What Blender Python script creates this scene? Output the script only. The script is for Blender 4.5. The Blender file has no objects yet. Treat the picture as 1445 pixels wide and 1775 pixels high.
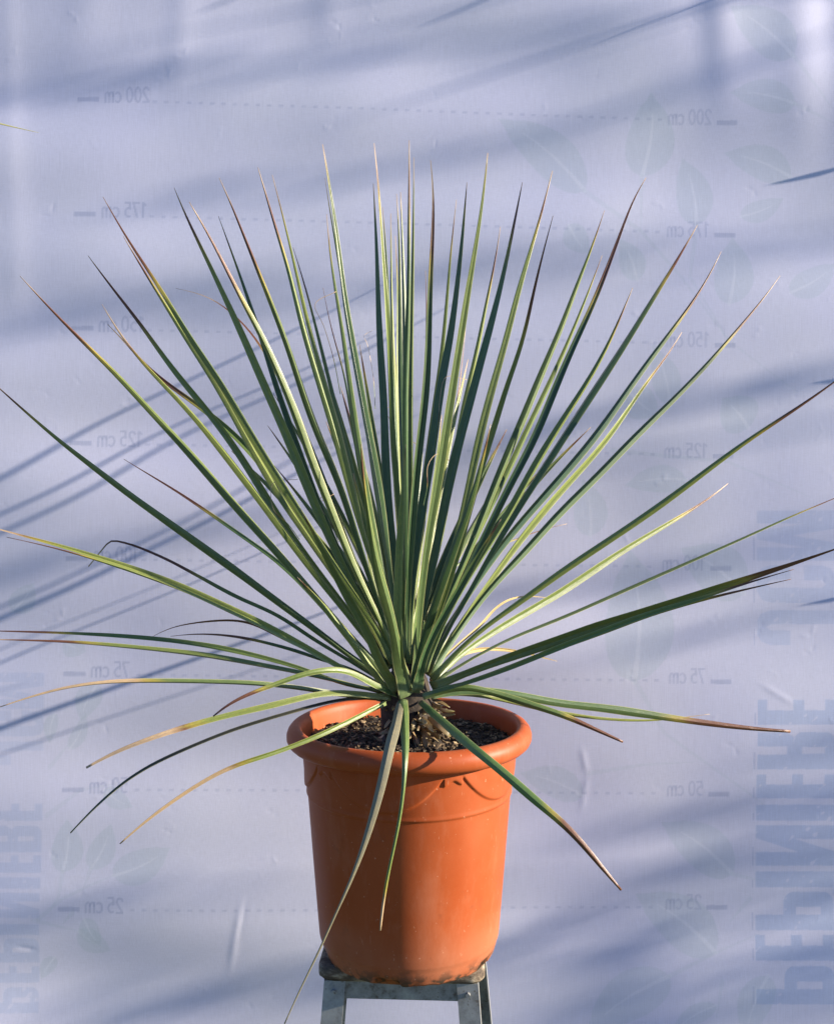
import bpy, math, random
import numpy as np
from mathutils import Vector, Matrix
random.seed(7); np.random.seed(7)
SC = bpy.context.scene
C = SC.collection
R = math.radians

# ------------------------------------------------------------------ camera
F = 2000.0            # focal length in photo pixels (photo 1445 x 1775)
CZ = 1.28             # eye height
HY = 755.0            # photo row of the horizon
cam_d = bpy.data.cameras.new('camera')
cam = bpy.data.objects.new('camera', cam_d); C.objects.link(cam)
cam.location = (0, 0, CZ); cam.rotation_euler = (R(90), 0, 0)
cam_d.sensor_fit = 'VERTICAL'; cam_d.sensor_height = 24.0
cam_d.lens = 24.0 * F / 1775.0
cam_d.shift_y = -(887.5 - HY) / 1775.0
cam_d.clip_start = 0.05; cam_d.clip_end = 500
SC.camera = cam
# ------------------------------------------------------------------ light
AZ, EL = R(84.0), R(17.0)
TS = Vector((math.cos(EL)*math.sin(AZ), -math.cos(EL)*math.cos(AZ), math.sin(EL)))   # towards the sun
w = bpy.data.worlds.new('World'); SC.world = w; w.use_nodes = True
nt = w.node_tree; nt.nodes.clear()
sky = nt.nodes.new('ShaderNodeTexSky'); sky.sky_type = 'NISHITA'; sky.sun_disc = False
sky.sun_elevation = EL; sky.sun_rotation = math.atan2(TS.x, TS.y)
sky.air_density = 1.0; sky.dust_density = 0.4; sky.ozone_density = 2.5
bg = nt.nodes.new('ShaderNodeBackground'); bg.inputs['Strength'].default_value = 0.066
wo = nt.nodes.new('ShaderNodeOutputWorld')
tint = nt.nodes.new('ShaderNodeMix'); tint.data_type = 'RGBA'; tint.blend_type = 'MULTIPLY'; tint.inputs[0].default_value = 1; tint.inputs[7].default_value = (.74, .92, 1.40, 1)
nt.links.new(sky.outputs[0], tint.inputs[6]); nt.links.new(tint.outputs[2], bg.inputs[0]); nt.links.new(bg.outputs[0], wo.inputs[0])
sl = bpy.data.lights.new('sun', 'SUN'); sl.energy = 5.0; sl.angle = R(0.53); sl.color = (1.0, 0.88, 0.72)
so = bpy.data.objects.new('sun', sl); C.objects.link(so)
so.rotation_euler = TS.to_track_quat('Z', 'Y').to_euler(); so.location = (4, -1, 5)
SC.view_settings.view_transform = 'Standard'; SC.view_settings.look = 'None'
SC.view_settings.gamma = 1.0; SC.view_settings.exposure = 1.3
SC.view_settings.use_curve_mapping = False

# ------------------------------------------------------------------ helpers
def P(px, py, Y):
    return Vector(((px-722.5)*Y/F, Y, CZ-(py-HY)*Y/F))
def link(name, verts, faces, mat, parent=None, smooth=True, cols=None, uvs=None):
    me = bpy.data.meshes.new(name)
    me.from_pydata([tuple(v) for v in verts], [], faces)
    if smooth: me.polygons.foreach_set('use_smooth', [True]*len(me.polygons))
    if cols is not None:
        a = me.color_attributes.new('col', 'FLOAT_COLOR', 'POINT')
        a.data.foreach_set('color', np.asarray(cols, dtype=np.float32).ravel())
    if uvs is not None:
        a = me.attributes.new('lw', 'FLOAT_VECTOR', 'POINT')
        a.data.foreach_set('vector', np.asarray(uvs, dtype=np.float32).ravel())
    me.materials.append(mat); me.update()
    o = bpy.data.objects.new(name, me); C.objects.link(o)
    if parent is not None: o.parent = parent
    return o
def thing(name, label, cat, loc=(0, 0, 0), group=None, rz=0):
    o = bpy.data.objects.new(name, None); C.objects.link(o); o.empty_display_size = .05
    o.location = loc; o.rotation_euler = (0, 0, rz)
    o['label'] = label; o['category'] = cat
    if group: o['group'] = group
    return o
class MB:
    def __init__(s): s.v = []; s.f = []
    def add(s, vs, fs):
        n = len(s.v); s.v += [tuple(v) for v in vs]; s.f += [tuple(i+n for i in f) for f in fs]
    def box(s, M, sx, sy, sz):
        c = [Vector((x, y, z)) for x in (-sx/2, sx/2) for y in (-sy/2, sy/2) for z in (-sz/2, sz/2)]
        s.add([M @ p for p in c], [(0,1,3,2),(4,6,7,5),(0,4,5,1),(2,3,7,6),(0,2,6,4),(1,5,7,3)])
    def prism(s, outline, fr):      # outline 2d closed, fr(u,v,end)->Vector
        n = len(outline)
        vs = [fr(u, v, 0) for u, v in outline] + [fr(u, v, 1) for u, v in outline]
        fs = [(i, (i+1) % n, n+(i+1) % n, n+i) for i in range(n)] + [tuple(range(n))[::-1], tuple(range(n, 2*n))]
        s.add(vs, fs)
    def tube(s, pts, rads, seg=8):
        n0 = len(s.v); pts = [Vector(p) for p in pts]; rings = []
        for i, p in enumerate(pts):
            T = (pts[min(i+1, len(pts)-1)]-pts[max(i-1, 0)]).normalized()
            A = T.cross(Vector((0, 0, 1)) if abs(T.z) < .9 else Vector((1, 0, 0))).normalized(); B = T.cross(A)
            for k in range(seg):
                a = 2*math.pi*k/seg
                s.v.append(tuple(p+(A*math.cos(a)+B*math.sin(a))*rads[i]))
        for i in range(len(pts)-1):
            for k in range(seg):
                a = n0+i*seg+k; b = n0+i*seg+(k+1) % seg
                s.f.append((a, b, b+seg, a+seg))
        s.f.append(tuple(n0+k for k in range(seg))[::-1]); m = n0+(len(pts)-1)*seg
        s.f.append(tuple(m+k for k in range(seg)))
    def build(s, name, mat, parent=None, smooth=True, **k): return link(name, s.v, s.f, mat, parent, smooth, **k)

def mat(name):
    m = bpy.data.materials.new(name); m.use_nodes = True
    t = m.node_tree; b = t.nodes['Principled BSDF']; return m, t, b
def N(t, typ, **kw):
    n = t.nodes.new(typ)
    for k, v in kw.items():
        if k in n.inputs: n.inputs[k].default_value = v
        else: setattr(n, k, v)
    return n
def mixc(t, fac, a, b, mode='MIX'):
    n = t.nodes.new('ShaderNodeMix'); n.data_type = 'RGBA'; n.blend_type = mode
    for i, v in ((0, fac), (6, a), (7, b)):
        if isinstance(v, (int, float, tuple)): n.inputs[i].default_value = v
        else: t.links.new(v, n.inputs[i])
    return n.outputs[2]
def ramp(t, src, stops):
    r = t.nodes.new('ShaderNodeValToRGB'); e = r.color_ramp.elements
    while len(e) < len(stops): e.new(.5)
    for q, (p, c) in zip(e, stops): q.position = p; q.color = c if len(c) == 4 else (*c, 1)
    t.links.new(src, r.inputs[0]); return r.outputs[0]
def noise(t, scale, detail=4, vec=None, rough=.55):
    n = N(t, 'ShaderNodeTexNoise', Scale=scale, Detail=detail, Roughness=rough)
    if vec is not None: t.links.new(vec, n.inputs['Vector'])
    return n.outputs['Fac']
def vmul(t, vec, s):
    n = t.nodes.new('ShaderNodeMapping'); n.inputs['Scale'].default_value = s
    t.links.new(vec, n.inputs['Vector']); return n.outputs[0]
def bump(t, b, h, strength, dist=.001):
    n = N(t, 'ShaderNodeBump', Strength=strength, Distance=dist)
    t.links.new(h, n.inputs['Height']); t.links.new(n.outputs[0], b.inputs['Normal'])
def gcol(v): return (v, v, v, 1)

# materials ---------------------------------------------------------
# fabric of the banner (print is in the colour attribute)
M_ban, t, b = mat('banner_fabric')
ca = N(t, 'ShaderNodeVertexColor', layer_name='col'); tc = N(t, 'ShaderNodeTexCoord')
thr = noise(t, 900, 2, vmul(t, tc.outputs['Object'], (1, 1, .02)))
thr2 = noise(t, 900, 2, vmul(t, tc.outputs['Object'], (.03, 1, 1)))
blot = noise(t, 2.6, 4, tc.outputs['Object'])
c1 = mixc(t, 1.0, ca.outputs[0], ramp(t, thr, [(.3, gcol(.90)), (.7, gcol(1.0))]), 'MULTIPLY')
c1 = mixc(t, 1.0, c1, ramp(t, thr2, [(.3, gcol(.93)), (.7, gcol(1.0))]), 'MULTIPLY')
c1 = mixc(t, 1.0, c1, ramp(t, blot, [(.3, (.96, .96, 1.0)), (.7, (1.0, 1.0, .96))]), 'MULTIPLY')
t.links.new(c1, b.inputs['Base Color'])
b.inputs['Roughness'].default_value = .62; b.inputs['Specular IOR Level'].default_value = .3
ad = N(t, 'ShaderNodeMath', operation='ADD'); t.links.new(thr, ad.inputs[0]); t.links.new(thr2, ad.inputs[1])
bump(t, b, ad.outputs[0], .12, .0006)

# leaves
def leaf_mat(name, dry=False):
    m, t, b = mat(name)
    ca = N(t, 'ShaderNodeVertexColor', layer_name='col'); at = N(t, 'ShaderNodeAttribute', attribute_name='lw')
    st = noise(t, 1.0, 3, vmul(t, at.outputs['Vector'], (14, 2.2, 3)))
    bl = noise(t, 1.0, 4, vmul(t, at.outputs['Vector'], (1.5, 9, 1)))
    c = mixc(t, 1.0, ca.outputs[0], ramp(t, st, [(.25, gcol(.72)), (.75, gcol(1.18))]), 'MULTIPLY')
    c = mixc(t, 1.0, c, ramp(t, bl, [(.3, (.82, .86, .9)), (.7, (1.12, 1.08, .95))]), 'MULTIPLY')
    t.links.new(c, b.inputs['Base Color'])
    b.inputs['Roughness'].default_value = .7 if dry else .38
    b.inputs['Specular IOR Level'].default_value = .25 if dry else .42
    bump(t, b, st, .35, .0008)
    return m
M_leaf = leaf_mat('yucca_leaf'); M_dry = leaf_mat('dry_leaf', True)

M_pot, t, b = mat('terracotta_plastic')
tc = N(t, 'ShaderNodeTexCoord'); n1 = noise(t, 9, 6, tc.outputs['Object']); n2 = noise(t, 60, 5, tc.outputs['Object'])
n3 = noise(t, 5, 5, vmul(t, tc.outputs['Object'], (1, 1, .25)))
c = mixc(t, ramp(t, n1, [(.35, gcol(0)), (.75, gcol(1))]), (.335, .063, .014, 1), (.39, .086, .024, 1))
c = mixc(t, ramp(t, n3, [(.55, gcol(0)), (.8, gcol(.35))]), c, (.42, .14, .06, 1))
sx = N(t, 'ShaderNodeSeparateXYZ'); t.links.new(tc.outputs['Object'], sx.inputs[0])
zr = N(t, 'ShaderNodeMapRange'); zr.inputs[1].default_value = .0; zr.inputs[2].default_value = .10
zr.inputs[3].default_value = .75; zr.inputs[4].default_value = 0; t.links.new(sx.outputs[2], zr.inputs[0])
mm = N(t, 'ShaderNodeMath', operation='MULTIPLY'); t.links.new(zr.outputs[0], mm.inputs[0]); t.links.new(ramp(t, n1, [(.3, gcol(.3)), (.6, gcol(1))]), mm.inputs[1])
c = mixc(t, mm.outputs[0], c, (.40, .16, .085, 1))
# mud crust near the foot
zm = N(t, 'ShaderNodeMapRange'); zm.inputs[1].default_value = .004; zm.inputs[2].default_value = .030
zm.inputs[3].default_value = .62; zm.inputs[4].default_value = 0; t.links.new(sx.outputs[2], zm.inputs[0])
n4 = noise(t, 45, 4, tc.outputs['Object'])
m2 = N(t, 'ShaderNodeMath', operation='MULTIPLY'); t.links.new(zm.outputs[0], m2.inputs[0]); t.links.new(ramp(t, n4, [(.48, gcol(0)), (.57, gcol(1.6))]), m2.inputs[1])
c = mixc(t, m2.outputs[0], c, (.07, .045, .03, 1))
# scuffs
sp = ramp(t, noise(t, 140, 2, tc.outputs['Object']), [(.70, gcol(0)), (.76, gcol(.5))])
c = mixc(t, sp, c, (.62, .33, .2, 1))
n5 = noise(t, 1.0, 6, vmul(t, tc.outputs['Object'], (17, 17, 6)), .7)       # pale water marks and rubbed streaks
c = mixc(t, ramp(t, n5, [(.52, gcol(0)), (.68, gcol(.24)), (.8, gcol(.4))]), c, (.50, .20, .11, 1))
n6 = noise(t, 16, 7, tc.outputs['Object'], .75)
c = mixc(t, ramp(t, n6, [(.60, gcol(0)), (.72, gcol(.5))]), c, (.20, .06, .025, 1))
n7 = noise(t, 1.0, 3, vmul(t, tc.outputs['Object'], (240, 240, 20)))
c = mixc(t, ramp(t, n7, [(.70, gcol(0)), (.74, gcol(.35))]), c, (.60, .30, .18, 1))
t.links.new(c, b.inputs['Base Color'])
t.links.new(ramp(t, n1, [(.3, gcol(.42)), (.7, gcol(.58))]), b.inputs['Roughness'])
b.inputs['Specular IOR Level'].default_value = .22
bump(t, b, n2, .12, .001)

M_soil, t, b = mat('potting_soil')
tc = N(t, 'ShaderNodeTexCoord'); n1 = noise(t, 130, 6, tc.outputs['Object'])
c = ramp(t, n1, [(.3, (.008, .006, .004)), (.55, (.03, .02, .013)), (.75, (.13, .09, .05))])
t.links.new(c, b.inputs['Base Color']); b.inputs['Roughness'].default_value = .95
bump(t, b, n1, .9, .004)

M_chip, t, b = mat('bark_chip')
tc = N(t, 'ShaderNodeTexCoord'); n1 = noise(t, 60, 3, tc.outputs['Object'])
c = ramp(t, n1, [(.3, (.02, .013, .008)), (.5, (.09, .058, .03)), (.70, (.36, .26, .14))])
t.links.new(c, b.inputs['Base Color']); b.inputs['Roughness'].default_value = .9

M_trunk, t, b = mat('fibrous_trunk')
tc = N(t, 'ShaderNodeTexCoord'); n1 = noise(t, 80, 5, tc.outputs['Object'])
t.links.new(ramp(t, n1, [(.35, (.012, .009, .006)), (.7, (.06, .04, .022))]), b.inputs['Base Color'])
b.inputs['Roughness'].default_value = .9; bump(t, b, n1, .8, .003)

M_metal, t, b = mat('galvanised_steel')
tc = N(t, 'ShaderNodeTexCoord'); n1 = noise(t, 30, 6, tc.outputs['Object'], .7); n2 = noise(t, 120, 3, tc.outputs['Object'])
c = ramp(t, n1, [(.32, (.12, .085, .055)), (.43, (.25, .25, .235)), (.7, (.42, .43, .42))])
c = mixc(t, ramp(t, n2, [(.62, gcol(0)), (.72, gcol(.7))]), c, (.10, .07, .05, 1))
t.links.new(c, b.inputs['Base Color']); b.inputs['Metallic'].default_value = .45
t.links.new(ramp(t, n1, [(.3, gcol(.75)), (.7, gcol(.45))]), b.inputs['Roughness']); bump(t, b, n1, .3, .001)

M_seat, t, b = mat('weathered_board')
tc = N(t, 'ShaderNodeTexCoord'); n1 = noise(t, 55, 6, vmul(t, tc.outputs['Object'], (.4, 1, 1)), .7)
t.links.new(ramp(t, n1, [(.32, (.025, .018, .013)), (.5, (.12, .085, .055)), (.62, (.33, .27, .19)), (.75, (.5, .44, .36))]), b.inputs['Base Color'])
b.inputs['Roughness'].default_value = .85; bump(t, b, n1, .8, .003)

M_grass, t, b = mat('grass_ground')
tc = N(t, 'ShaderNodeTexCoord'); n1 = noise(t, 6, 8, tc.outputs['Object'], .7)
t.links.new(ramp(t, n1, [(.3, (.05, .07, .02)), (.7, (.12, .14, .05))]), b.inputs['Base Color']); b.inputs['Roughness'].default_value = .95
M_bark, t, b = mat('tree_bark')
b.inputs['Base Color'].default_value = (.12, .09, .06, 1); b.inputs['Roughness'].default_value = .9
M_fol, t, b = mat('tree_foliage')
b.inputs['Base Color'].default_value = (.06, .10, .035, 1); b.inputs['Roughness'].default_value = .7

# ------------------------------------------------------------------ ground
g = link('ground', [(-60, -60, -.065), (60, -60, -.065), (60, 60, -.065), (-60, 60, -.065)], [(0, 1, 2, 3)], M_grass, smooth=False)
g['kind'] = 'structure'

# ------------------------------------------------------------------ banner
YB, TY = 2.54, math.tan(R(4.0))     # banner plane Y = YB + X*TY  (left side a little nearer)
def BP(px, py):                      # pixel -> point of the banner plane
    k = (px-722.5)/F; Y = YB/(1-k*TY); return Vector((k*Y, Y, CZ-(py-HY)*Y/F))
X0, X1, Z0, Z1 = -1.25, 1.45, -.06, 2.42
ST = .0023
nx, nz = int((X1-X0)/ST)+1, int((Z1-Z0)/ST)+1
gx = np.linspace(X0, X1, nx); gz = np.linspace(Z0, Z1, nz)
XX, ZZ = np.meshgrid(gx, gz)
YY = YB+XX*TY
PX = 722.5+XX*F/YY; PY = HY+(CZ-ZZ)*F/YY     # photo coordinates of every banner vertex (print layout)
H = np.zeros_like(XX)
rs = np.random.RandomState(11)
for i in range(26):                    # long soft horizontal billows
    lx = rs.uniform(1.2, 4.0); lz = rs.uniform(.22, .8); ph = rs.uniform(0, 6.28)
    kx = 2*math.pi/lx*rs.choice([-1, 1]); kz = 2*math.pi/lz
    H += .0010*lz/.4*np.sin(kx*XX+kz*ZZ+ph)
for i in range(16):                    # weak upright waves
    lx = rs.uniform(.25, .9); lz = rs.uniform(1.0, 3.0)
    H += .00022*lx/.4*np.sin(2*math.pi/lx*XX+2*math.pi/lz*ZZ*rs.choice([-1, 1])+rs.uniform(0, 6.28))
def crease(pts, amp, wd, one=0):
    """ridge along a photo-space polyline; wd in px"""
    global H
    for (x0, y0), (x1, y1) in zip(pts[:-1], pts[1:]):
        lo, hi = min(x0, x1)-4*wd, max(x0, x1)+4*wd; l2, h2 = min(y0, y1)-4*wd, max(y0, y1)+4*wd
        m = (PX > lo) & (PX < hi) & (PY > l2) & (PY < h2)
        if not m.any(): continue
        dx, dy = x1-x0, y1-y0; L2 = dx*dx+dy*dy+1e-9
        u = np.clip(((PX[m]-x0)*dx+(PY[m]-y0)*dy)/L2, 0, 1)
        d = np.hypot(PX[m]-x0-u*dx, PY[m]-y0-u*dy)
        H[m] += amp*np.exp(-(d/wd)**2)*np.clip(np.minimum(u, 1-u)*3, 0, 1)**1.5
# hanging folds in the upper corners
crease([(1225, -420), (1262, 260)], .0030, 30)
crease([(1180, -420), (1215, 240)], -.0012, 30)
crease([(1380, -500), (1385, 330)], .0034, 40)
crease([(1455, -500), (1432, 360)], -.0040, 36)
crease([(230, -300), (110, 180)], .0016, 40)
crease([(20, 160), (30, 640)], .0008, 26); crease([(14, -200), (18, 420)], .0007, 20)
crease([(575, -160), (568, 120)], .0014, 30); crease([(330, -100), (300, 200)], .0012, 26)
crease([(425, 1535), (395, 1705)], .0006, 7); crease([(432, 1540), (412, 1640)], -.0003, 5)
crease([(1005, 1285), (1018, 1350)], .0005, 6); crease([(1020, 1330), (1005, 1420)], .0004, 6); crease([(1305, 1178), (1385, 1226)], .0005, 6)
crease([(20, 1640), (70, 1648)], -.0005, 4)
for i in range(150):                   # small dents and crinkles
    x, y = rs.uniform(-60, 1500), rs.uniform(-20, 1800); a = rs.choice([rs.uniform(1.1, 2.0), rs.uniform(-.3, .3)]); l = rs.uniform(5, 26)
    p = [(x, y), (x+l*math.cos(a), y+l*math.sin(a)), (x+l*1.6*math.cos(a+.6), y+l*1.6*math.sin(a+.6))]
    crease(p, rs.choice([-1, 1])*rs.uniform(.00008, .00022), rs.uniform(2.2, 4.5))

COL = np.empty(XX.shape+(3,)); COL[:] = (.585, .595, .735)
def paint(mask, colr, a):
    COL[mask] = COL[mask]*(1-a)+np.array(colr)*a
def paintw(wt, sl_, colr):
    COL[sl_] = COL[sl_]*(1-wt[..., None])+np.array(colr)*wt[..., None]
def win(x0, x1, y0, y1):
    m = (PX > x0) & (PX < x1) & (PY > y0) & (PY < y1)
    r = np.where(m.any(1))[0]; c = np.where(m.any(0))[0]
    if len(r) == 0 or len(c) == 0: return None
    return (slice(r[0], r[-1]+1), slice(c[0], c[-1]+1))
def inpoly(x, y, poly):
    ins = np.zeros(x.shape, bool); n = len(poly)
    for i in range(n):
        x0, y0 = poly[i]; x1, y1 = poly[(i+1) % n]
        if y0 == y1: continue
        c = ((y0 > y) != (y1 > y)) & (x < (x1-x0)*(y-y0)/(y1-y0)+x0)
        ins ^= c
    return ins
def fill(polys, colr, a, grunge=0):
    xs = [p[0] for q in polys for p in q]; ys = [p[1] for q in polys for p in q]
    s = win(min(xs)-2, max(xs)+2, min(ys)-2, max(ys)+2)
    if s is None: return
    x, y = PX[s], PY[s]; acc = np.zeros(x.shape)
    for ox, oy in ((-.5, -.5), (.5, -.5), (-.5, .5), (.5, .5)):
        m = np.zeros(x.shape, bool)
        for q in polys: m ^= inpoly(x+ox, y+oy, q)
        acc += m*.25
    if grunge:
        gn = GR(x, y); acc = acc*np.clip((gn+.85)*5, .25, 1)
    paintw(acc*a, s, colr)
_g = rs.uniform(-1, 1, (14, 4))
def GR(x, y):
    r = 0
    for a_, b_, c_, d_ in _g: r = r+np.sin(x*a_*.45+y*b_*.45+c_*6)*(.3+.2*abs(d_))
    return r*.32
def stroke(pts, wd, colr, a, taper=False):
    xs = [p[0] for p in pts]; ys = [p[1] for p in pts]
    s = win(min(xs)-wd-2, max(xs)+wd+2, min(ys)-wd-2, max(ys)+wd+2)
    if s is None: return
    x, y = PX[s], PY[s]; best = np.full(x.shape, 1e9); nseg = len(pts)-1
    for i, ((x0, y0), (x1, y1)) in enumerate(zip(pts[:-1], pts[1:])):
        dx, dy = x1-x0, y1-y0
        u = np.clip(((x-x0)*dx+(y-y0)*dy)/(dx*dx+dy*dy+1e-9), 0, 1)
        d = np.hypot(x-x0-u*dx, y-y0-u*dy)
        if taper: d = d+wd*.4*((i+u)/nseg)
        best = np.minimum(best, d)
    paintw(np.clip(wd/2+.6-best, 0, 1)*a, s, colr)
C_LEAF = (.40, .49, .55); C_TXT = (.30, .34, .50); C_BIG = (.29, .40, .62); C_WH = (.66, .68, .78)
# printed foliage
def pleaf(tip, base, wd, a=.5):
    tx, ty = tip; bx, by = base; L = math.hypot(tx-bx, ty-by); ux, uy = (tx-bx)/L, (ty-by)/L; vx, vy = -uy, ux
    pl = []; bend = .06*L
    for sgn in (1, -1):
        rng = range(0, 21) if sgn == 1 else range(20, -1, -1)
        for i in rng:
            s = i/20; ww = wd/2*(math.sin(math.pi*s**.72))**.8*(1 if s < .8 else 1-.5*(s-.8)/.2)
            cx = bend*math.sin(math.pi*s)
            pl.append((bx+ux*L*s+vx*(sgn*ww+cx), by+uy*L*s+vy*(sgn*ww+cx)))
    fill([pl], C_LEAF, a)
    stroke([(bx+ux*L*s+vx*bend*math.sin(math.pi*s), by+uy*L*s+vy*bend*math.sin(math.pi*s)) for s in (0, .2, .4, .6, .75)], wd*.07+1.5, C_WH, .45, True)
for a_ in [((1262, 12), (1372, 100), 80), ((1262, 162), (1375, 182), 56), ((1128, 160), (1113, 305), 84), ((1254, 264), (1372, 306), 60),
           ((1183, 272), (1208, 390), 64), ((1360, 342), (1284, 374), 38), ((1269, 410), (1262, 528), 68), ((1074, 414), (1104, 486), 46),
           ((862, 205), (1014, 330), 78), ((1450, 455), (1367, 508), 50), ((1020, 440), (985, 390), 44), ((1082, 842), (1190, 832), 48),
           ((1140, 720), (1090, 680), 60), ((1250, 690), (1296, 742), 74), ((1010, 830), (1024, 930), 60), ((1092, 952), (1097, 1182), 120),
           ((1180, 950), (1290, 1030), 90), ((1145, 1426), (1270, 1517), 78), ((1100, 1550), (1240, 1652), 88), ((1014, 1790), (1160, 1690), 84),
           ((1160, 1790), (1240, 1740), 34), ((1290, 1800), (1330, 1690), 60), ((1130, 600), (1160, 700), 50), ((900, 1340), (1010, 1380), 56),
           ((116, 1420), (109, 1512), 56), ((193, 1428), (158, 1506), 46), ((296, 1468), (197, 1517), 58), ((194, 1648), (137, 1612), 42),
           ((176, 1640), (148, 1590), 36), ((140, 1250), (170, 1185), 44), ((86, 1290), (96, 1236), 24), ((150, 1236), (120, 1300), 26),
           ((230, 1400), (180, 1370), 34), ((70, 1700), (96, 1660), 26), ((60, 1010), (20, 1060), 44), ((150, 1130), (110, 1110), 40)]:
    pleaf(*a_, a=.32)
for p_ in [[(1012, 330), (1110, 400), (1180, 480), (1260, 590), (1380, 680)], [(1372, 100), (1440, 190)], [(1375, 182), (1445, 215)],
           [(1208, 390), (1195, 480), (1260, 590)], [(1113, 305), (1110, 400)], [(1060, 780), (1150, 790), (1260, 800), (1330, 830), (1400, 860)],
           [(1160, 1690), (1240, 1652), (1310, 1622)], [(1270, 1517), (1330, 1530)], [(1020, 1340), (1110, 1325), (1200, 1320)],
           [(1100, 1180), (1150, 1270), (1290, 1370), (1330, 1400)], [(1250, 1700), (1240, 1760)], [(1300, 1560), (1265, 1600)],
           [(68, 1592), (110, 1556), (160, 1532), (198, 1516)], [(109, 1512), (104, 1550), (90, 1575)], [(158, 1506), (148, 1535)],
           [(60, 1594), (137, 1612)], [(80, 1415), (140, 1370), (200, 1360)], [(86, 1330), (120, 1290)], [(128, 1580), (110, 1600)]]:
    stroke(p_, 8, C_LEAF, .2, True)
# height scale: bars, dashes and mirrored "NN cm"
def arc(cx, cy, rx, ry, a0, a1, n=14): return [(cx+rx*math.cos(R(a0+(a1-a0)*i/n)), cy+ry*math.sin(R(a0+(a1-a0)*i/n))) for i in range(n+1)]
# glyphs: y up, height 1, strokes; (strokes, advance)
GL = {'0': ([arc(.25, .5, .2, .46, 0, 360, 24)], .60),
      '1': ([[(.08, .80), (.26, .95), (.26, .03)]], .46),
      '2': ([arc(.24, .72, .19, .23, 160, -35)+[(.05, .04), (.46, .04)]], .58),
      '5': ([[(.43, .96), (.12, .96), (.09, .56)]+arc(.22, .33, .21, .28, 110, -120)], .58),
      '7': ([[(.05, .95), (.44, .95), (.18, .03)]], .54),
      'c': ([arc(.25, .34, .20, .31, 50, 310, 16)], .52),
      'm': ([[(.06, .03), (.06, .66)], arc(.20, .46, .14, .19, 180, 0)+[(.34, .03)], arc(.48, .46, .14, .19, 180, 0)+[(.62, .03)]], .74), ' ': ([], .24)}
def text(s, xr, yb, wpx, hpx, a):     # mirrored: starts at the right end xr and runs to the left
    adv = sum(GL[c][1] for c in s); k = wpx/adv; cx = 0
    for c in s:
        for st_ in GL[c][0]:
            stroke([(xr-(cx+x)*k, yb-y*hpx) for x, y in st_], 3.4, C_TXT, a)
        cx += GL[c][1]
rows = [(171, 212, '200'), (371, 406, '175'), (569, 598, '150'), (768, 790, '125'), (968, 985, '100'), (1168, 1180, '75'), (1370, 1376, '50'), (1574, 1574, '25')]
for yl, yr, s in rows:
    f = (yl-171)/(1574-171); xl = 133-31*f; xr2 = 1277-16*f; L = .8 if False else 1
    def rect(x0, x1, y, h, a=.48): fill([[(x0, y-h/2), (x1, y-h/2), (x1, y+h/2), (x0, y+h/2)]], C_TXT, a)
    rect(xl, xl+38, yl, 8); rect(xr2-36, xr2, yr+1, 8)
    wt = 80 if len(s) == 3 else 68
    text(s+' cm', xl+46+wt, yl+6, wt, 27, .45)
    text(s+' cm', xr2-45, yr+4, wt-4, 26, .38)
    x = xl+131 if len(s) == 3 else xl+126
    while x < 1150-18*f:
        y = yl+(yr-yl)*(x-xl)/(xr2-xl)
        rect(x, x+8, y, 4.2, .34); x += 19.9
# large vertical mirrored lettering (letter top points to +x, reads upwards)
def rrect(u0, v0, u1, v1, r=0, n=5):
    if r <= 0: return [(u0, v0), (u1, v0), (u1, v1), (u0, v1)]
    q = []
    for cx, cy, a in ((u1-r[0], v0+r[1], -90), (u1-r[0], v1-r[1], 0), (u0+r[0], v1-r[1], 90), (u0+r[0], v0+r[1], 180)):
        q += [(cx+r[0]*math.cos(R(a+90*i/n)), cy+r[1]*math.sin(R(a+90*i/n))) for i in range(n+1)]
    return q
def Dsh(u0, v0, u1, v1, ru, rv, n=6):   # rounded on the u1 side
    q = [(u0, v0)]
    q += [(u1-ru+ru*math.sin(R(90*i/n)), v0+rv-rv*math.cos(R(90*i/n))) for i in range(n+1)]
    q += [(u1-ru+ru*math.cos(R(90*i/n)), v1-rv+rv*math.sin(R(90*i/n))) for i in range(n+1)]
    return q+[(u0, v1)]
BIG = {  # u 0..1 across the letter, v 0..1 up the letter
 'P': [[(0, 0), (0, 1)]+Dsh(.4, .36, 1, 1, .3, .13)[::-1][1:-1]+[(.4, .36), (.4, 0)], rrect(.40, .52, .60, .84)],
 'E': [[(0, 0), (0, 1), (1, 1), (1, .86), (.58, .86), (.58, .59), (1, .59), (1, .45), (.58, .45), (.58, .12), (1, .12), (1, 0)]],
 'I': [rrect(0, 0, 1, 1)],
 'N': [[(0, 0), (0, 1), (.36, 1), (.66, .5), (.66, 1), (1, 1), (1, 0), (.68, 0), (.34, .55), (.34, 0)]],
 'R': [[(0, 0), (0, 1)]+Dsh(.4, .45, 1, 1, .3, .12)[::-1][1:-1]+[(.85, .48), (1, .36), (1, 0), (.62, 0), (.62, .38), (.4, .38), (.4, 0)], rrect(.42, .57, .60, .86)],
 'J': [[(1, 1), (.6, 1), (.6, .18), (.52, .11), (.42, .18), (.42, .42), (0, .42), (0, .16), (.1, .05), (.3, 0), (.7, 0), (.9, .05), (1, .18)]],
 'C': [[(.3, 0), (.72, 0), (.92, .06), (1, .18), (1, .42), (.6, .42), (.6, .18), (.5, .12), (.4, .18), (.4, .82), (.5, .88), (.6, .82), (.6, .60), (1, .60), (1, .82), (.92, .94), (.72, 1), (.3, 1), (.08, .94), (0, .82), (0, .18), (.08, .06)]],
 'M': [[(0, 0), (0, 1), (.36, 1), (.5, .45), (.64, 1), (1, 1), (1, 0), (.74, 0), (.74, .62), (.58, 0), (.42, 0), (.26, .62), (.26, 0)]]}
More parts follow.
